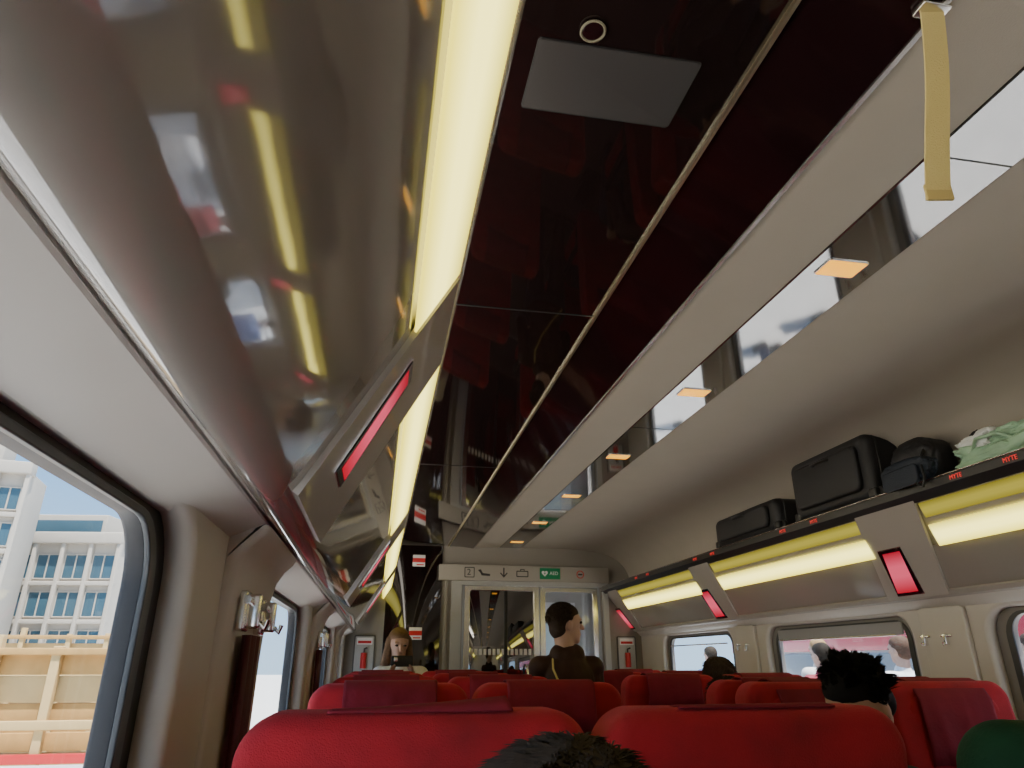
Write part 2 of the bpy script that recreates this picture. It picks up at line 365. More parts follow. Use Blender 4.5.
# vestibule
def vb(n,a,l,c='wall'): struct(box(n,*a,M_GREY,b=.002),l,c)
vb('wall_vestibule_rear',(.3,2.5,7.95,8.0,0,E+1.0),'light grey vestibule wall')
vb('wall_vestibule_left',(.3,.35,6.35,7.95,0,E+1.0),'light grey vestibule side wall')
o=plate('wall_vestibule_right',[(6.35,0),(7.95,0),(7.95,E+1),(6.35,E+1)],[rrect(6.7,7.6,.8,E+.5,.08)],.04,.004,T(2.45,0,0)@MX,M_GREY);struct(o,'light grey vestibule side wall with window','wall')
struct(box('ceiling_vestibule',.3,2.5,6.35,8.0,E+.95,E+1.0,M_GREY,b=.002),'light grey vestibule ceiling','ceiling')
vl=empty('vestibule_fill_lamp',(1.4,7.1,E+.93));tag(vl,'added rectangular white fill lamp on the vestibule ceiling','light')  # fill lamp added to brighten the vestibule
rslab('diffuser',.5,.3,.03,.05,.01,MZ,mat('white_fill_glow',(1,1,1),.4,emit=(1,.97,.9),es=8),vl)
box('housing',-.27,.27,-.17,.17,.012,.02,M_SILVER,vl)
dd=box('door_3',1.55,2.2,7.92,7.948,0.02,E+.62,mat('white_door',(.7,.72,.74),.35));struct(dd,'white vestibule door','door')
box('door_window',1.68,2.07,7.905,7.925,E-.3,E+.45,mat('glowing_pale_glass',(.3,.4,.45),.1,emit=(.6,.75,.8),es=.25),dd)  # window light put in as the glass's own glow
def leaf(n,x0,x1,yy,label,gm):
    o=plate(n,[(x0,.02),(x1,.02),(x1,E+.63),(x0,E+.63)],[rrect(x0+.05,x1-.05,.45,E+.59,.02)],.035,.004,T(0,yy,0)@MY,M_SILVER)
    struct(o,label,'door')
    box('glass_panel',x0+.04,x1-.04,yy-.004,yy+.004,.44,E+.60,gm,o,b=.001)
    return o
d1=leaf('door_1',.74,1.42,Y1+.03,'sliding glass partition door with dark tinted glass',M_TINT)
for k in range(14):
    box('safety_mark',.80+k*.04,.825+k*.04,Y1+.022,Y1+.026,E+.05,E+.10,M_WHITE,d1,b=.0005)
tube('door_handle',[(1.30,Y1+.0,E-.35),(1.30,Y1-.03,E-.33),(1.30,Y1-.03,E-.05),(1.30,Y1+.0,E-.03)],.01,M_CHROME,d1)
box('mid_stile',1.10,1.13,Y1+.015,Y1+.045,.45,E+.60,M_BLACK,d1,b=.002)
d2=leaf('door_2',1.44,1.99,Y1+.085,'sliding glass partition door with clear glass',M_GLASS)
# header sign
hd=empty('sign_header',(1.2,Y1-.05,E+.74));tag(hd,'beige pictogram header panel above the partition door','sign')
ih=Matrix.Translation(-Vector(hd.location))
def H(o): o.parent=hd;o.matrix_parent_inverse=ih;return o
H(box('panel',.50,2.06,Y1-.07,Y1-.02,E+.665,E+.80,mat('header_beige',(.36,.335,.295),.45)))
M_INK=mat('dark_ink',(.03,.03,.03),.6)
yt=Y1-.071
def tx(b,x,size=.075,m=M_INK,z=.735): H(text('lettering',b,size,(x,yt,E+z),(90,0,0),m))
H(plate('pictogram_plate',rrect(-.045,.045,-.045,.045,.008),[rrect(-.038,.038,-.038,.038,.006)],.003,.0005,T(.77,yt,E+.735)@MY,M_INK))
tx('2',.765,.075)
def poly(name,pts,x,m=M_INK,z=.735): H(plate(name,pts,[],.003,.0005,T(x,yt,E+z)@MY,m))
poly('pictogram',[(-.055,.02),(-.03,.028),(-.01,-.005),(.055,-.012),(.055,-.03),(-.02,-.026),(-.035,.0)],.90)
poly('pictogram_arrow',[(-.006,.045),(.006,.045),(.006,-.02),(.028,.004),(.034,-.004),(0,-.042),(-.034,-.004),(-.028,.004),(-.006,-.02)],1.08)
H(plate('pictogram_suitcase',rrect(-.055,.055,-.03,.025,.008),[rrect(-.047,.047,-.022,.017,.005)],.003,.0005,T(1.25,yt,E+.732)@MY,M_INK))
poly('pictogram_suitcase_handle',[(-.02,.025),(-.02,.04),(.02,.04),(.02,.025),(.013,.025),(.013,.033),(-.013,.033),(-.013,.025)],1.25,z=.732)
H(box('first_aid_plate',1.41,1.60,Y1-.078,Y1-.07,E+.688,E+.785,M_GREEN))
heart=[]
for k in range(28):
    t=2*math.pi*k/28;heart.append((.0018*16*math.sin(t)**3,.0018*(13*math.cos(t)-5*math.cos(2*t)-2*math.cos(3*t)-math.cos(4*t))))
H(plate('heart_emblem',heart,[],.002,.0004,T(1.455,Y1-.0795,E+.738)@MY,M_WHITE))
H(plate('heart_bolt',[(.006,.015),(-.010,-.003),(-.001,-.003),(-.006,-.018),(.010,.003),(.001,.003)],[],.002,.0004,T(1.455,Y1-.0812,E+.738)@MY,M_GREEN))
H(text('sign_lettering','AED',.042,(1.54,Y1-.0795,E+.738),(90,0,0),M_WHITE))
H(plate('pictogram_ring',rrect(-.035,.035,-.035,.035,.035),[rrect(-.028,.028,-.028,.028,.028)],.003,.0005,T(1.79,yt,E+.735)@MY,M_REDP))
poly('pictogram_bar',[(-.02,-.006),(.02,-.006),(.02,.006),(-.02,.006)],1.79)
# extinguisher cabinets
M_FRM=mat('dark_grey_frame',(.10,.095,.09),.4)
def extcab(x,z,tone):
    r=empty('fire_extinguisher_cabinet',(x,Y1-.01,z));tag(r,'recessed fire extinguisher box with red extinguisher on the end partition','fire extinguisher','fire extinguisher boxes')
    plate('cabinet_frame',rrect(-.088,.088,-.15,.15,.012),[rrect(-.078,.078,-.14,.14,.008)],.016,.003,T(0,0,0)@MY,M_FRM,r)
    box('cabinet_back',-.082,.082,-.006,-.001,-.145,.145,M_GREY,r)
    tube('extinguisher_body',[(0,-.025,-.11),(0,-.025,-.10),(0,-.025,.0),(0,-.025,.01)],.025,M_REDP,r)
    tube('extinguisher_valve',[(0,-.025,.01),(0,-.025,.04),(.025,-.025,.05)],.007,M_BLACK,r)
    box('cabinet_label',-.065,.065,-.010,-.006,.075,.13,M_WHITE,r)
    box('cabinet_notice',-.055,.055,-.0125,-.010,.085,.105,M_REDP,r,b=.0005)
extcab(-.10,E+.055,0);extcab(2.215,E+.06,0)
for zz in(.22,.83):
    sg=empty('safety_notice',(.32,Y1-.024,E+zz));tag(sg,'small white and red safety notice on the dark glossy panel','sign')
    box('notice_plate',-.055,.055,-.004,.0,-.05,.05,M_WHITE,sg,b=.001)
    box('red_field',-.055,.055,-.0055,-.004,-.015,.022,M_REDP,sg,b=.0004)
    box('red_band',-.02,.045,-.0055,-.004,-.04,-.03,M_REDP,sg,b=.0004)
# ------------------------------------------------------------------ SEATS
def bend(u,v,d):
    v2=v-.010*(2*u/.47)**4*(1 if v>0 else 0)
    t=(v+.42)/.84
    return (u,v2,d+.13*t+ .02*math.sin(t*3.1))
PROTO=[]
def mkseat(drop,hump=0):
    parts=[]
    parts.append(rslab('backrest',.466,.86,.11,.055,.026,T(0,.175,.812)@MY,M_RED,None,bend,n=10))
    parts.append(rslab('headrest_cushion',.36,.24,.05,.06,.022,T(0,.085,1.08)@MY,M_RED,None,None,n=8))
    parts.append(rslab('seat_cushion',.40,.48,.12,.06,.035,T(0,.42,.42),M_RED,None,None,n=6))
    for sx in(-.216,.216):
        parts.append(rslab('armrest',.03,.38,.05,.012,.01,T(sx,.36,.63),M_BLACK,None,n=4))
        parts.append(rslab('armrest_support',.02,.05,.20,.008,.005,T(sx,.22,.52),M_SILVER,None,n=3))
    parts.append(rslab('pedestal',.10,.34,.34,.03,.02,T(0,.36,.18),M_SILVER,None,n=4))
    parts.append(rslab('foot_plate',.34,.36,.025,.03,.008,T(0,.36,.0135),M_BLACK,None,n=4))
    zt=1.243;prof=[(-.016,zt-.03-drop),(-.026,zt-.09),(-.021,zt-.05),(-.018,zt-.024),(-.006,zt-.004),(.018,zt+.001),(.045,zt+.001),(.068,zt-.005),(.095,zt-.025),(.118,zt-.06),(.124,zt-.14),(.130,zt-.19),(.134,zt-.26)]
    if drop<.03: prof=[(.000,zt-.006),(.018,zt-.004),(.045,zt-.006)]+prof[8:]
    w=.135 if not hump else .115;N=28;vs=[]
    for i in range(N+1):
        u=-w+2*w*i/N
        for j,(y,z) in enumerate(prof):
            k=.005*math.sin(u*38+j*.8)+.003*math.sin(u*90+j)
            hh=(hump*(i/N)**1.5 if drop<.03 and j==1 else 0)
            zz=z+hh+.0005+(.016*math.sin(u*16) if drop>=.03 and j in(0,len(prof)-1) else 0)
            yy=y
            if drop>=.03:
                if j in(0,1,2): yy=y-abs(k)
                elif j>=len(prof)-3: yy=y+abs(k)
            vs.append((u*(1+.06*(j in(0,len(prof)-1))),yy,zz))
    n=len(prof);fs=[(i*n+j,i*n+j+1,(i+1)*n+j+1,(i+1)*n+j) for i in range(N) for j in range(n-1)]
    c=pyd('headrest_cover',vs,fs,M_COVER,None,80);md=c.modifiers.new('s','SOLIDIFY');md.thickness=.003;md.offset=1
    parts.append(c)
    for p in parts:C.objects.unlink(p);PROTO.append(p)
    return parts
PA=mkseat(.13);PB=mkseat(.0,.014);PC=mkseat(.0,.001)
SEATL='red velvet high-backed train seat with crimson headrest cover'
def seat(x,y,face,proto,label=SEATL,z=0):
    e=empty('train_seat',(x,y,z));tag(e,label,'train seat','red coach seats')
    if face<0:e.rotation_euler=(0,0,math.pi)
    for p in proto:
        c=p.copy();c.parent=e;C.objects.link(c)
seat(.065,1.0,1,PB,'red velvet train seat with rumpled crimson cloth over its top')
seat(.545,1.0,1,PC,'red velvet train seat with crimson cloth across its top')
for y in(2.22,3.12,4.02,4.92):
    for x in(.05,.53): seat(x,y,1,PA)
for x in(1.38,1.865): seat(x,2.26,-1,PA,'red velvet train seat facing the opposite way with crimson cover')
for y in(2.42,3.35,4.28,5.2):
    for x in(1.40,1.885): seat(x,y,1,PA)
for x in(1.46,1.94): seat(x,.62,1,PA)
for x in(.06,.54): seat(x,-.28,1,PA)
for p in PROTO: bpy.data.objects.remove(p)
# ------------------------------------------------------------------ LUGGAGE
ZS=E+.636
M_NAVY=mat('dark_navy_nylon',(.012,.02,.035),.6,noise=.2,nscale=40,bump=.5)
M_BLKF=mat('black_nylon',(.012,.012,.014),.55,noise=.3,nscale=50,bump=.4)
def suitcase(label,y0,y1,h,x0,x1):
    e=empty('suitcase',((x0+x1)/2,(y0+y1)/2,ZS));tag(e,label,'suitcase')
    w=y1-y0;d=x1-x0
    rslab('shell',w,h,d,.045,.03,T(0,0,h/2+.012)@MX,M_BLKF,e,n=6)
    rslab('front_pocket',w*.8,h*.72,.03,.035,.014,T(-d/2-.008,0,h/2+.01)@MX,M_BLKF,e,n=6)
    p=rrect(-w/2+.0,w/2-.0,.014,h+.01,.045)
    tube('zipper',[(-d/2+.05,u,v) for u,v in p],.004,M_BLACK,e,True)
    tube('carry_handle',[(-.02,-.09,h+.008),(-.02,-.08,h+.03),(-.02,.08,h+.03),(-.02,.09,h+.008)],.008,M_BLACK,e)
    for sy in(-1,1):
        rslab('wheel',.045,.045,.02,.022,.004,T(-d/2+.03,sy*(w/2+.006),.03)@MX,M_BLACK,e,n=5)
        box('corner_guard',-d/2-.003,-d/2+.05,sy*(w/2-.02)-.025,sy*(w/2-.02)+.025,.008,.05,M_BLACK,e,b=.01)
    tube('side_handle',[(-d/2-.022,-.06,h*.82),(-d/2-.04,-.05,h*.82),(-d/2-.04,.05,h*.82),(-d/2-.022,.06,h*.82)],.006,M_BLACK,e)
suitcase('large black fabric suitcase lying on the luggage rack',2.52,3.12,.285,2.03,2.20)
suitcase('small black suitcase lying on the luggage rack',3.28,4.0,.165,2.03,2.24)
def lump(seed,amp):
    rnd=random.Random(seed);ph=[rnd.uniform(0,6) for _ in range(6)]
    def f(u,v,d):
        return (u+amp*math.sin(9*v+ph[0]+5*d),v+amp*math.sin(11*u+ph[1])+amp*.6*math.sin(23*u+ph[2]),d+amp*math.sin(13*u+ph[3]+9*v))
    return f
def crumple(name,w,h,d,c,m,parent,seed,amp=.02,sub=3):
    bm=bmesh.new();bmesh.ops.create_icosphere(bm,subdivisions=5,radius=1)
    from mathutils import noise as nz
    off=Vector((seed*3.1,seed*1.7,seed))
    for v_ in bm.verts:
        p=v_.co.copy()
        q=Vector([math.copysign(abs(a)**.7,a) for a in p])
        k=1+amp*8*nz.noise(p*1.6+off)+amp*5*abs(nz.noise(p*4+off))-amp*3*abs(nz.noise(p*8+off))
        v_.co=Vector((q.x*d/2*k,q.y*w/2*k,q.z*h/2*k))
        if v_.co.z<-h/2*.93: v_.co.z=-h/2*.93
        v_.co+=Vector(c)
    me=bpy.data.meshes.new(name);bm.to_mesh(me);bm.free();fin(me,50);return obj(name,me,m,parent)
bp=empty('backpack',(2.15,2.36,ZS));tag(bp,'dark slumped backpack on the luggage rack','backpack')
crumple('main_compartment',.25,.21,.17,(0,0,.10),M_BLKF,bp,2,.015)
crumple('front_pocket',.16,.10,.06,(-.08,0,.065),M_BLKF,bp,3,.01)
tube('shoulder_strap',[(-.06,-.09,.15),(-.10,-.1,.1),(-.10,-.06,.02),(-.09,0,.012)],.007,M_BLACK,bp)
sb=empty('shoulder_bag',(2.005,2.29,ZS));tag(sb,'small dark navy shoulder bag hanging over the rack edge','bag')
crumple('pouch',.27,.10,.075,(0,0,.047),M_NAVY,sb,6,.015)
rslab('flap',.20,.075,.012,.02,.004,T(-.040,0,.025)@MX,M_NAVY,sb,lump(5,.004),n=6)
tube('bag_strap',[(-.03,-.11,.05),(-.045,-.13,.0),(-.05,-.12,-.035),(-.045,-.09,-.02),(-.035,-.05,.03)],.005,M_BLACK,sb)
gb=empty('carrier_bag',(2.13,1.95,ZS));tag(gb,'crumpled pale green and white bag lying on the luggage rack','bag')
M_GB=mat('pale_green_fabric',(.36,.56,.38),.45,noise=.5,nscale=9,bump=.8,bscale=40)
M_WF=mat('white_plastic_film',(.75,.78,.76),.4,noise=.1,nscale=9)
crumple('bag_body',.38,.095,.16,(0,0,.050),M_GB,gb,9,.045)
crumple('bag_flap',.20,.06,.10,(-.01,-.06,.090),M_GB,gb,11,.05)
crumple('white_lining',.13,.06,.07,(-.045,.07,.088),M_WF,gb,14,.05)
tube('bag_handle',[(-.07,-.1,.06),(-.09,-.06,.09),(-.09,.03,.095),(-.07,.08,.06)],.006,M_GB,gb)
jk=empty('folded_jacket',(2.24,2.13,ZS));tag(jk,'folded black and white jacket tucked beside the bags','jacket')
crumple('jacket_fold',.16,.19,.08,(0,0,.09),M_BLKF,jk,13,.02)
crumple('white_lining',.09,.05,.04,(-.02,-.03,.16),M_WF,jk,15,.03)
# ------------------------------------------------------------------ PEOPLE
def blob(bm,c,r,R=None):
    Mx=Matrix.Translation(c)@(R.to_4x4() if R else Matrix.Identity(4))@Matrix.Diagonal((*r,1))
    bmesh.ops.create_uvsphere(bm,u_segments=18,v_segments=12,radius=1,matrix=Mx)
def cap(bm,p,q,a,b):
    p=Vector(p);q=Vector(q);d=q-p;L=d.length
    R=d.to_track_quat('Z','Y').to_matrix().to_4x4()
    bmesh.ops.create_cone(bm,cap_ends=True,segments=16,radius1=a,radius2=b,depth=L,matrix=Matrix.Translation((p+q)/2)@R)
    blob(bm,p,(a,)*3);blob(bm,q,(b,)*3)
def remesh(name,bm,vox,m,parent,sm=4):
    me=bpy.data.meshes.new(name);bm.to_mesh(me);bm.free()
    t=bpy.data.objects.new('tmp',me);C.objects.link(t)
    r=t.modifiers.new('r','REMESH');r.mode='VOXEL';r.voxel_size=vox;r.use_smooth_shade=True
    s=t.modifiers.new('s','SMOOTH');s.iterations=sm;s.factor=.5
    dg=bpy.context.evaluated_depsgraph_get();m2=bpy.data.meshes.new_from_object(t.evaluated_get(dg));bpy.data.objects.remove(t)
    for p in m2.polygons:p.use_smooth=True
    m2.materials.clear();m2.name=name
    return obj(name,m2,m,parent)
def person(label,J,skin,top,bottom,hair,hairkind='short',voxel=.008,face=(0,1,0),up=(0,0,1),hold=None):
    V={k:Vector(v) for k,v in J.items()}
    f=Vector(face).normalized();u=Vector(up).normalized();s=f.cross(u).normalized();u=s.cross(f).normalized()
    R=Matrix((s,f,u)).transposed();h=V['head']
    base=empty('person',(V['pel'].x,V['pel'].y,J.get('floor',(0,0,0))[2]));tag(base,label,'person');iv=Matrix.Translation(-Vector(base.location))
    L=lambda a,b,c:h+s*a+f*b+u*c
    ms=mat('skin',skin,.55,noise=.06,nscale=20);mt=mat('top_fabric',top,.6 if hold=='leather' else .75,noise=.25,nscale=25,bump=.4,spec=.3);mb=mat('trouser_fabric',bottom,.8);mh=mat('hair',hair,.75,noise=.5,nscale=60,spec=.2)
    bm=bmesh.new()
    blob(bm,L(0,-.005,.02),(.074,.093,.095),R);blob(bm,L(0,.02,-.045),(.056,.066,.068),R);blob(bm,L(0,.06,-.085),(.028,.026,.025),R)
    cap(bm,L(0,.085,.015),L(0,.108,-.022),.008,.013)
    blob(bm,L(0,.082,-.052),(.024,.010,.006),R);blob(bm,L(0,.08,-.063),(.02,.010,.006),R)
    for q in(-1,1):
        blob(bm,L(q*.077,-.008,-.01),(.009,.02,.032),R);blob(bm,L(q*.032,.078,.028),(.022,.012,.007),R)
    cap(bm,L(0,-.02,-.06),V['chest']+Vector((0,0,.10)),.055,.062)
    g0=.88 if hold=='leather' else 1
    def torso(b,g):
        ch,pe=V['chest'],V['pel'];ax=(V['shR']-V['shL']).normalized()
        up2=(ch-pe).normalized();fw=ax.cross(up2);RR=Matrix((ax,fw,up2)).transposed()
        for t,(rx,ry,rz) in((0,(.155,.11,.12)),(.35,(.14,.10,.14)),(.7,(.155,.11,.15)),(1.0,(.165,.115,.13))):
            blob(b,pe.lerp(ch,t),(rx*g0+g,ry*g0+g,rz+g),RR)
        cap(b,V['shL'],V['shR'],.06*g0+g,.06*g0+g)
        cap(b,ch+up2*.03,ch+up2*.125,.10*g0+g,.06+g)
    torso(bm,0)
    for q in 'LR':
        cap(bm,V['sh'+q],V['el'+q],.048*g0,.038*g0);cap(bm,V['el'+q],V['wr'+q],.038*g0,.026)
        cap(bm,V['hip'+q],V['kn'+q],.082,.055);cap(bm,V['kn'+q],V['an'+q],.055,.036)
        wd=V['ha'+q].normalized() if 'ha'+q in V else (V['wr'+q]-V['el'+q]).normalized()
        w=V['wr'+q];sd=wd.cross(Vector((0,0,1)))
        if sd.length<.2: sd=wd.cross(Vector((0,1,0)))
        sd.normalize();
        if q=='L': sd=-sd
        pn=wd.cross(sd).normalized()
        if pn.z>0:pn=-pn
        HR=Matrix((sd,wd,sd.cross(wd))).transposed()
        blob(bm,w+wd*.05,(.04,.052,.016),HR)
        for k,(o_,l) in enumerate(((-.030,.062),(-.010,.075),(.010,.070),(.029,.055))):
            a=w+wd*.085+sd*o_;b_=a+wd*l*.5+pn*.008;c_=b_+(wd*.6+pn*.8).normalized()*l*.5
            cap(bm,a,b_,.0095,.0088);cap(bm,b_,c_,.0088,.0075)
        a=w+wd*.03-sd*.034;b_=a+(wd*.6-sd*.8).normalized()*.035;c_=b_+(wd*.9-sd*.2+pn*.4).normalized()*.03
        cap(bm,a,b_,.012,.0105);cap(bm,b_,c_,.0105,.009)
        fd=Vector((0,0,0))+f;fd.z=0;fd.normalize();cap(bm,V['an'+q]+Vector((0,0,-.03)),V['an'+q]+fd*.13+Vector((0,0,-.05)),.04,.03)
    body=remesh('body',bm,voxel,ms,base);body.matrix_parent_inverse=iv
    bm=bmesh.new();torso(bm,.013)
    for q in 'LR':
        cap(bm,V['sh'+q],V['el'+q],.064*g0,.052*g0);cap(bm,V['el'+q],V['el'+q].lerp(V['wr'+q],.93),.052*g0,.038)
    if hold=='leather':
        cap(bm,V['chest']+Vector((-.04,0,.13)),V['chest']+Vector((.04,0,.13)),.065,.065)
        blob(bm,V['pel']+Vector((0,0,.02)),(.17,.13,.10))
    o=remesh('jacket' if sum(top)<.25 else 'shirt',bm,voxel,mt,base,2);o.matrix_parent_inverse=iv
    bm=bmesh.new();pe=V['pel'];blob(bm,pe-Vector((0,0,.02)),(.172,.13,.12))
    for q in 'LR':
        cap(bm,V['hip'+q],V['kn'+q],.096,.068);cap(bm,V['kn'+q],V['an'+q]+Vector((0,0,.03)),.068,.055)
    o=remesh('trousers',bm,.012,mb,base,2);o.matrix_parent_inverse=iv
    bm=bmesh.new();fd=f.copy();fd.z=0;fd.normalize()
    for q in 'LR': cap(bm,V['an'+q]+Vector((0,0,-.03)),V['an'+q]+fd*.14+Vector((0,0,-.045)),.05,.042)
    o=remesh('shoes',bm,.012,M_BLACK,base,2);o.matrix_parent_inverse=iv
    bm=bmesh.new()
    hs=.98 if hairkind=='spiky' else 1
    blob(bm,L(0,-.028,.035),(.084*hs,.089*hs,.089*hs),R);blob(bm,L(0,-.012,.060),(.077*hs,.090*hs,.060),R);blob(bm,L(0,-.05,-.02),(.070,.052,.065),R)
    if hairkind=='long':
        for q in(-1,1): cap(bm,L(q*.07,-.015,.03),L(q*.095,.0,-.17),.032,.038)
        cap(bm,L(0,-.07,0),L(0,-.075,-.18),.06,.06)
    hr=remesh('hair',bm,.008,mh,base,2);hr.matrix_parent_inverse=iv
    for q in(-1,1):
        b2=bmesh.new();blob(b2,L(q*.032,.081,.010),(.0125,.0095,.008),R);me=bpy.data.meshes.new('eye');b2.to_mesh(me);b2.free()
        e_=obj('eye',me,mat('eye_dark',(.05,.03,.02),.2),base);e_.matrix_parent_inverse=iv
    if hairkind in('spiky','tuft','short'):
        n={'spiky':5200,'tuft':7000,'short':1800}[hairkind];vs=[];fs=[];rnd=random.Random(3)
        def facial(q): return q.y>.28 and q.z<.52
        tips=[];
        while len(tips)<60:
            q=Vector([rnd.gauss(0,1) for _ in range(3)]).normalized()
            if not facial(q) and q.z>-.3: tips.append(q)
        tl=[rnd.uniform(.006,.028)+(.020 if rnd.random()<.2 else 0) for _ in tips]
        for i in range(n):
            th=rnd.uniform(0,2*math.pi);ph=math.acos(rnd.uniform(-.25,1))
            nd=Vector((math.sin(ph)*math.cos(th),math.sin(ph)*math.sin(th),math.cos(ph)))
            if facial(nd): continue
            p=L(nd.x*.083*hs,nd.y*.089*hs-.024,nd.z*.087*hs+.038)
            wn=(s*nd.x+f*nd.y+u*nd.z)
            if hairkind=='spiky':
                bi=max(range(len(tips)),key=lambda q:tips[q].dot(nd));tp=tips[bi]
                tgt=L(tp.x*(.084+tl[bi]),tp.y*(.09+tl[bi])-.020,tp.z*(.089+tl[bi])+.038)
                dv_=tgt-p;ln=min(dv_.length,.045)*rnd.uniform(.6,1.05);d=(dv_.normalized()+wn*.3+Vector([rnd.uniform(-.15,.15) for _ in range(3)])).normalized();rr=.0016
            elif hairkind=='tuft': d=(wn*.32+f*.6+s*rnd.uniform(-.35,.35)+s*.4*math.sin(th*7+ph*9)+u*rnd.uniform(-.1,.1)).normalized();ln=rnd.uniform(.02,.038);rr=.0013
            else: d=(wn*.45-u*.45+s*rnd.uniform(-.5,.5)+f*rnd.uniform(-.3,.3)).normalized();ln=rnd.uniform(.012,.03);rr=.002
            a=d.cross(Vector((.3,.5,.8))).normalized();b_=d.cross(a)
            k=len(vs);p=p-d*.004
            for c in range(3):
                an=c*math.pi*2/3;vs.append(p+a*rr*math.cos(an)+b_*rr*math.sin(an))
            mid=p+d*ln*.6
            for c in range(3):
                an=c*math.pi*2/3;vs.append(mid+a*rr*.7*math.cos(an)+b_*rr*.7*math.sin(an))
            vs.append(p+d*ln-u*.003)
            for c in range(3):
                fs.append((k+c,k+(c+1)%3,k+3+(c+1)%3,k+3+c));fs.append((k+3+c,k+3+(c+1)%3,k+6))
        o=pyd('hair_locks',vs,fs,mh,base,80);o.matrix_parent_inverse=iv;o['kind']='stuff'
    return base,iv
def seated(x,y,d,hx,hy,hz,w=.165,lift=0,cz=0,fr=.62):
    pel=Vector((x,y,.575));hd=Vector((hx,hy,hz))
    ch=pel.lerp(hd,fr)+Vector((0,-.03*d,cz))
    J={'head':hd,'chest':ch,'pel':pel,'shL':(ch.x-w,ch.y,ch.z+.07+lift),'shR':(ch.x+w,ch.y,ch.z+.07)}
    for q,sx in(('L',-1),('R',1)):
        J['el'+q]=(ch.x+sx*(w+.035),ch.y+.08*d,ch.z-.19);J['wr'+q]=(x+sx*.10,y+.33*d,.72)
        J['hip'+q]=(x+sx*.09,y+.02*d,.56);J['kn'+q]=(x+sx*.10,y+.43*d,.55);J['an'+q]=(x+sx*.10,y+.40*d,.09)
    return J
def standing(X,Yp,fl_,h,sw=.15,fy=1):
    hz=fl_+h-.13
    J={'head':(X,Yp,hz),'chest':(X,Yp,hz-.30),'pel':(X,Yp,hz-.64),'shL':(X-sw,Yp,hz-.24),'shR':(X+sw,Yp,hz-.24),'floor':(0,0,fl_)}
    lg=hz-.66-fl_
    for q,sx in(('L',-1),('R',1)):
        J['el'+q]=(X+sx*(sw+.05),Yp,hz-.50);J['wr'+q]=(X+sx*(sw+.04),Yp+.06*fy,hz-.74)
        J['hip'+q]=(X+sx*.09,Yp,fl_+lg);J['kn'+q]=(X+sx*.10,Yp+.02*fy,fl_+lg*.53);J['an'+q]=(X+sx*.10,Yp,fl_+.09)
    return J
person('person with short dark hair leaning forward in a seat',seated(.17,.10,1,.168,.645,E-.193),(.5,.33,.24),(.05,.05,.06),(.04,.05,.08),(.04,.028,.022),'tuft',face=(0,.9,-.35),up=(0,.3,1))
person('person with spiky black hair seated, looking down',seated(1.40,1.97,-1,1.355,1.92,E-.112,.14,0,-.06,.60),(.50,.30,.20),(.03,.03,.035),(.04,.05,.08),(.008,.007,.008),'spiky',face=(-.80,-.12,-.60),up=(-.55,-.25,.80))
person('person in a dark green shirt seated across the aisle',seated(1.235,.96,1,1.20,1.02,E+.055,.30,.02),(.5,.33,.24),(.008,.06,.03),(.04,.05,.08),(.02,.015,.01),'short')
person('person with short brown hair seated by the window',seated(1.86,3.80,1,1.86,3.82,E-.10),(.5,.33,.25),(.5,.48,.46),(.1,.1,.12),(.06,.04,.03),'short')
person('person with dark hair seated low in a seat',seated(1.42,2.84,1,1.42,2.86,E-.18),(.5,.33,.24),(.08,.05,.05),(.04,.05,.08),(.03,.02,.015),'short')
# standing aisle person
X,Yp=1.08,4.10;hz=E+.20
J={'head':(X+.0,Yp,hz),'chest':(X,Yp-.01,hz-.30),'pel':(X,Yp,.86),'shL':(X-.16,Yp,hz-.235),'shR':(X+.16,Yp+.02,hz-.235)}
for q,sx in(('L',-1),('R',1)):
    J['el'+q]=(X+sx*.20,Yp+.03,hz-.50);J['wr'+q]=(X+sx*.15,Yp+.22,hz-.58)
    J['hip'+q]=(X+sx*.09,Yp,.84);J['kn'+q]=(X+sx*.10,Yp+.02,.47);J['an'+q]=(X+sx*.10,Yp,.09)
b,iv=person('person standing in the aisle in brown leather jacket with cross-body strap',J,(.50,.31,.23),(.045,.018,.013),(.03,.035,.05),(.035,.022,.015),'short',face=(1,.12,0),hold='leather')
o=tube('bag_strap',[(X-.09,Yp-.03,hz-.18),(X-.11,Yp-.115,hz-.24),(X-.06,Yp-.140,hz-.36),(X+.03,Yp-.14,hz-.5),(X+.12,Yp-.11,hz-.62)],.006,M_STRAP,b);o.matrix_parent_inverse=iv
# person with phone
X,Yp=.17,5.72;hz=E+.12
J={'head':(X,Yp,hz),'chest':(X+.02,Yp+.0,hz-.29),'pel':(X+.02,Yp,.80),'shL':(X+.02-.15,Yp,hz-.225),'shR':(X+.17,Yp,hz-.225)}
for q,sx in(('L',-1),('R',1)):
    J['el'+q]=(X+.02+sx*.19,Yp-.12,hz-.40);J['wr'+q]=(X+.02+sx*.085,Yp-.27,hz-.21);J['ha'+q]=(-sx*.45,-.1,.85)
    J['hip'+q]=(X+.02+sx*.09,Yp,.78);J['kn'+q]=(X+.02+sx*.10,Yp-.02,.44);J['an'+q]=(X+.02+sx*.10,Yp,.09)
person('long-haired person in white top standing and holding up a phone',J,(.46,.28,.21),(.80,.78,.80),(.05,.05,.07),(.15,.09,.055),'long',face=(.15,-1,-.25),voxel=.0065)
ph=empty('mobile_phone',(X+.02,Yp-.32,hz-.12));tag(ph,'dark smartphone held up in both hands','phone')
rslab('phone_body',.155,.075,.010,.012,.004,MY,M_BLACK,ph)
rslab('camera_bump',.03,.03,.004,.008,.0015,T(-.045,-.006,.012)@MY,M_SILVER,ph)
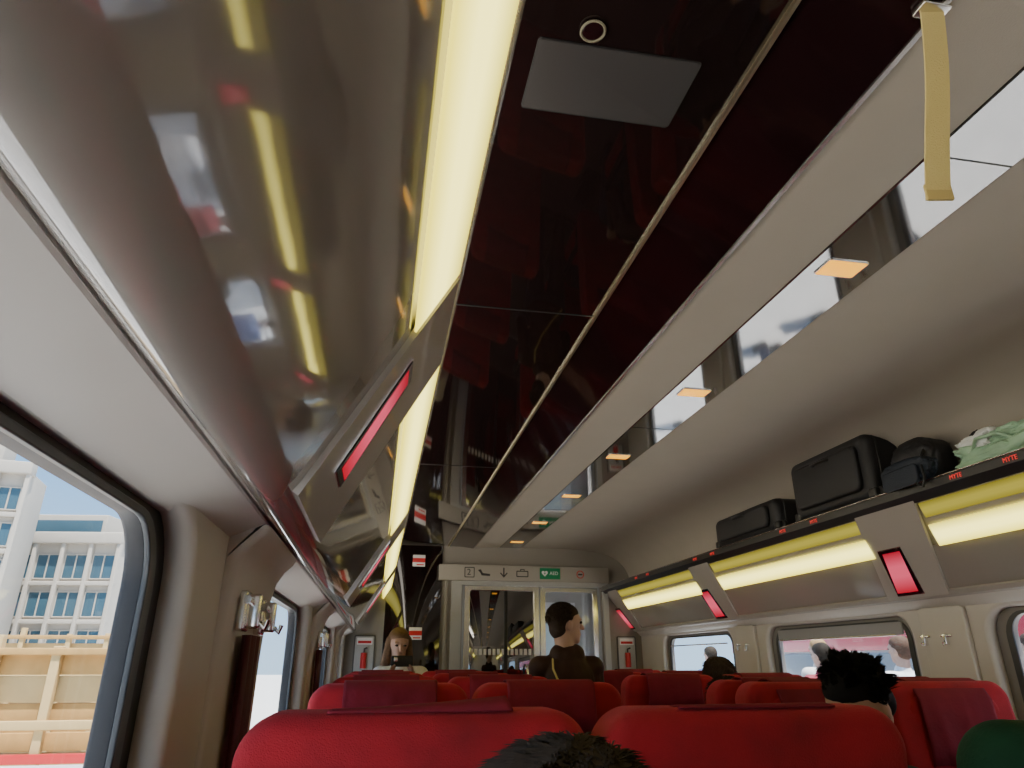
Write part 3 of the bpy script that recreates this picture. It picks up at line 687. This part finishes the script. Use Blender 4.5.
# ------------------------------------------------------------------ OUTSIDE
GZ=-1.15
g=box('ground',-90,90,-60,150,GZ-.1,GZ,mat('pale_gravel',(.66,.64,.60),.95,noise=.12,nscale=3));struct(g,'pale gravel ground beside the railway','ground')
pf=box('platform',3.5,5.35,-10,22,GZ,-.22,mat('platform_paving',(.62,.61,.58),.9,noise=.12,nscale=4),b=.02);struct(pf,'pale paved station platform','ground')
for (px_,py_,hh_,tc_,hc_,lb_) in((4.45,4.3,1.72,(.6,.55,.5),(.05,.03,.02),'person in a pale shirt standing on the platform'),
     (4.55,5.75,1.74,(.75,.75,.75),(.10,.06,.04),'person in a white shirt standing on the platform'),
     (4.3,6.55,1.70,(.3,.05,.07),(.02,.015,.01),'person in a dark red top standing on the platform'),
     (4.7,7.2,1.76,(.7,.68,.62),(.35,.22,.10),'fair-haired person in a cream top standing on the platform'),
     (4.5,9.4,1.72,(.08,.12,.25),(.04,.03,.02),'person in a blue jacket standing on the platform')):
    person(lb_,standing(px_,py_,-.22,hh_),(.5,.33,.25),tc_,(.05,.06,.1),hc_,'plain',voxel=.012,face=(-.2,.9,0))
M_CONC=mat('pale_stone',(.48,.43,.36),.8,noise=.05,nscale=1)
M_BWIN=mat('blue_grey_glazing',(.05,.11,.15),.12,noise=.3,nscale=.6)
def building(label,x0,x1,yf,depth,ztop,cols,rows,wh,ww,rot=0):
    e=empty('office_building',((x0+x1)/2,yf,GZ));tag(e,label,'building')
    if rot:e.rotation_euler=(0,0,rot)
    W=x1-x0;Hh=ztop-GZ
    box('facade',-W/2,W/2,0,depth,0,Hh,M_CONC,e,b=.05)
    box('parapet',-W/2-.3,W/2+.1,-.35,.5,Hh-.2,Hh+.35,M_CONC,e,b=.05)
    box('roof_storey',-W/2+.8,W/2-1.6,1.2,depth,Hh,Hh+1.5,M_CONC,e,b=.05)
    box('roof_glazing',-W/2+1.0,W/2-1.8,1.15,1.25,Hh+.45,Hh+1.2,M_BWIN,e,b=.01)
    proto=None
    for c in range(cols+1):
        box('pilaster',-W/2+c*W/cols-.09,-W/2+c*W/cols+.09,-.28,0,0,Hh-.2,M_CONC,e,b=.02)
    for r in range(rows):
        zc=Hh-1.3-r*(Hh-1.0)/rows
        box('ledge',-W/2-.1,W/2+.1,-.22,.0,zc-wh/2-.3,zc-wh/2-.1,M_CONC,e,b=.03)
        for c in range(cols):
            xc=-W/2+(c+.5)*W/cols
            if proto is None:
                proto=plate('window_frame',rrect(-ww/2,ww/2,-wh/2,wh/2,.03),[rrect(-ww/2+.05,-.03,-wh/2+.05,wh/2-.05,.02),rrect(.03,ww/2-.05,-wh/2+.05,wh/2-.05,.02)],.1,.01,MY,M_CONC,e)
                glz=box('glazing',-ww/2+.03,ww/2-.03,-.01,.02,-wh/2+.03,wh/2-.03,M_BWIN,proto,b=.005)
                proto.location=(xc,-.04,zc)
            else:
                k=proto.copy();C.objects.link(k);k.parent=e;k.location=(xc,-.04,zc)
                k2=glz.copy();C.objects.link(k2);k2.parent=k
    return e
building('modern pale office building with rows of blue glazed windows',-19.5,-12.8,38,10,E+5.6,5,4,1.2,1.12,math.radians(-8))
building('tall pale stone building with regular windows',-24,-15.9,33,3,E+8.0,7,6,1.05,.9,math.radians(10))
tx_=text('building_letter','V',1.0,(-15.4,32.0,E+.75),(90,0,0),M_BLACK,None,.05)
tag(tx_,'dark letter V mounted on the building facade','sign')
# timber fence
M_WOOD=mat('raw_timber',(.50,.29,.09),.8,noise=.3,nscale=5)
M_WOOD2=mat('pale_timber',(.58,.40,.17),.8,noise=.2,nscale=4)
def fence(x0,x1,y,zt,step=.81):
    e=empty('timber_hoarding',((x0+x1)/2,y,GZ));tag(e,'raw timber construction hoarding with posts and boards','fence');iv=Matrix.Translation(-Vector(e.location))
    z=GZ+.1;i=0
    while z<zt-.15:
        hgt=random.uniform(.16,.34)
        dy=random.uniform(-.015,.015)
        o=box('board',x0,x1,y+dy,y+.05+dy,z,min(z+hgt,zt)-.012,M_WOOD if i%3 else M_WOOD2,e,b=.006);o.matrix_parent_inverse=iv
        z+=hgt;i+=1
    x=x0
    while x<=x1:
        o=box('post',x-.045,x+.045,y-.12,y-.03,GZ,zt+random.uniform(0,.2),M_WOOD2,e,b=.01);o.matrix_parent_inverse=iv;x+=step*random.uniform(.7,1.1)
    o=box('top_rail',x0,x1,y-.14,y+.06,zt-.04,zt+.03,M_WOOD,e,b=.01);o.matrix_parent_inverse=iv
    o=box('middle_rail',x0,x1,y-.15,y-.11,zt-.75,zt-.66,M_WOOD2,e,b=.01);o.matrix_parent_inverse=iv
    o=box('red_stripe_board',x0,x1,y-.17,y-.152,E-.95,E-.86,M_REDP,e,b=.005);o.matrix_parent_inverse=iv
    o=box('white_stripe_board',x0,x1,y-.17,y-.152,E-1.06,E-.96,M_WHITE,e,b=.005);o.matrix_parent_inverse=iv
fence(-9,-2.6,8.6,E+.10,.6)
fence(-16,-4.2,16,E+.45)
# neighbouring train
TX=5.9
nt_=empty('passenger_train',(TX+1,5,GZ));tag(nt_,'white and crimson passenger train on the next track','train');iv=Matrix.Translation(-Vector(nt_.location))
M_MAR=mat('crimson_paint',(.42,.01,.05),.25,coat=.6);M_TS=mat('train_white',(.78,.78,.78),.35)
def NT(o):o.parent=nt_;o.matrix_parent_inverse=iv
NT(loft('body_shell',[(TX,GZ+.5),(TX,E+.62),(TX+.1,E+.85),(TX+.5,E+1.0),(TX+2.3,E+1.0),(TX+2.7,E+.8),(TX+2.7,GZ+.5)],-8,11.4,M_TS,ang=20))
NT(box('crimson_band',TX-.03,TX,-8,11.4,E+.12,E+.58,M_MAR,b=.005))
NT(box('lower_band',TX-.03,TX,-8,11.4,GZ+.6,E-.75,M_MAR,b=.005))
pr=None
M_TG=mat('train_glass',(.22,.26,.30),.2)
for k in range(10):
    y=-7.2+k*1.85
    if pr is None:
        pr=rslab('train_window',1.2,.50,.02,.08,.006,MX,M_TG);NT(pr)
        pr.location=(TX-.035,y,E-.16)
    else:
        c=pr.copy();C.objects.link(c);c.location=(TX-.035,y,E-.16)
NT(box('underframe',TX+.3,TX+2.4,-8,11.4,GZ+.02,GZ+.5,M_BLACK))
# ------------------------------------------------------------------ LIGHT
w=bpy.data.worlds.new('sky');bpy.context.scene.world=w;w.use_nodes=True
nt=w.node_tree;bg=nt.nodes['Background']
tc=nt.nodes.new('ShaderNodeTexCoord');sx=nt.nodes.new('ShaderNodeSeparateXYZ');rp=nt.nodes.new('ShaderNodeValToRGB')
rp.color_ramp.elements[0].position=0;rp.color_ramp.elements[0].color=(.46,.66,.84,1)
rp.color_ramp.elements[1].position=1;rp.color_ramp.elements[1].color=(.24,.45,.80,1)
k=rp.color_ramp.elements.new(.22);k.color=(.26,.50,.82,1)
nt.links.new(tc.outputs['Generated'],sx.inputs[0]);nt.links.new(sx.outputs['Z'],rp.inputs[0]);nt.links.new(rp.outputs[0],bg.inputs[0]);bg.inputs[1].default_value=2.1
sl=bpy.data.lights.new('sun','SUN');sl.energy=15;sl.angle=.01;sl.color=(1,.95,.86);so=bpy.data.objects.new('sun',sl);C.objects.link(so)
so.rotation_euler=Vector((-.12,.27,-.94)).to_track_quat('-Z','Y').to_euler()
# added fill light, unseen on top of the rack, brightening the vault
cl=bpy.data.lights.new('vault_fill_light','AREA');cl.shape='RECTANGLE';cl.size=.12;cl.size_y=8.4;cl.energy=36;cl.color=(1,.91,.78)
cv=bpy.data.objects.new('vault_fill_light',cl);C.objects.link(cv)
zl=-Vector((.8,0,.6));yl=Vector((0,1,0));xl=yl.cross(zl)
Mc=Matrix((xl,yl,zl)).transposed().to_4x4();Mc.translation=Vector((-.02,1.85,E+.67));cv.matrix_world=Mc
# ------------------------------------------------------------------ CAMERA
cd=bpy.data.cameras.new('camera');cd.lens=24.0;cd.sensor_width=36;cd.clip_start=.01;cd.clip_end=500
co=bpy.data.objects.new('camera',cd);C.objects.link(co);co.location=(0,0,EYE)
co.rotation_euler=(math.radians(90+22.1),0,math.radians(-10.5));bpy.context.scene.camera=co
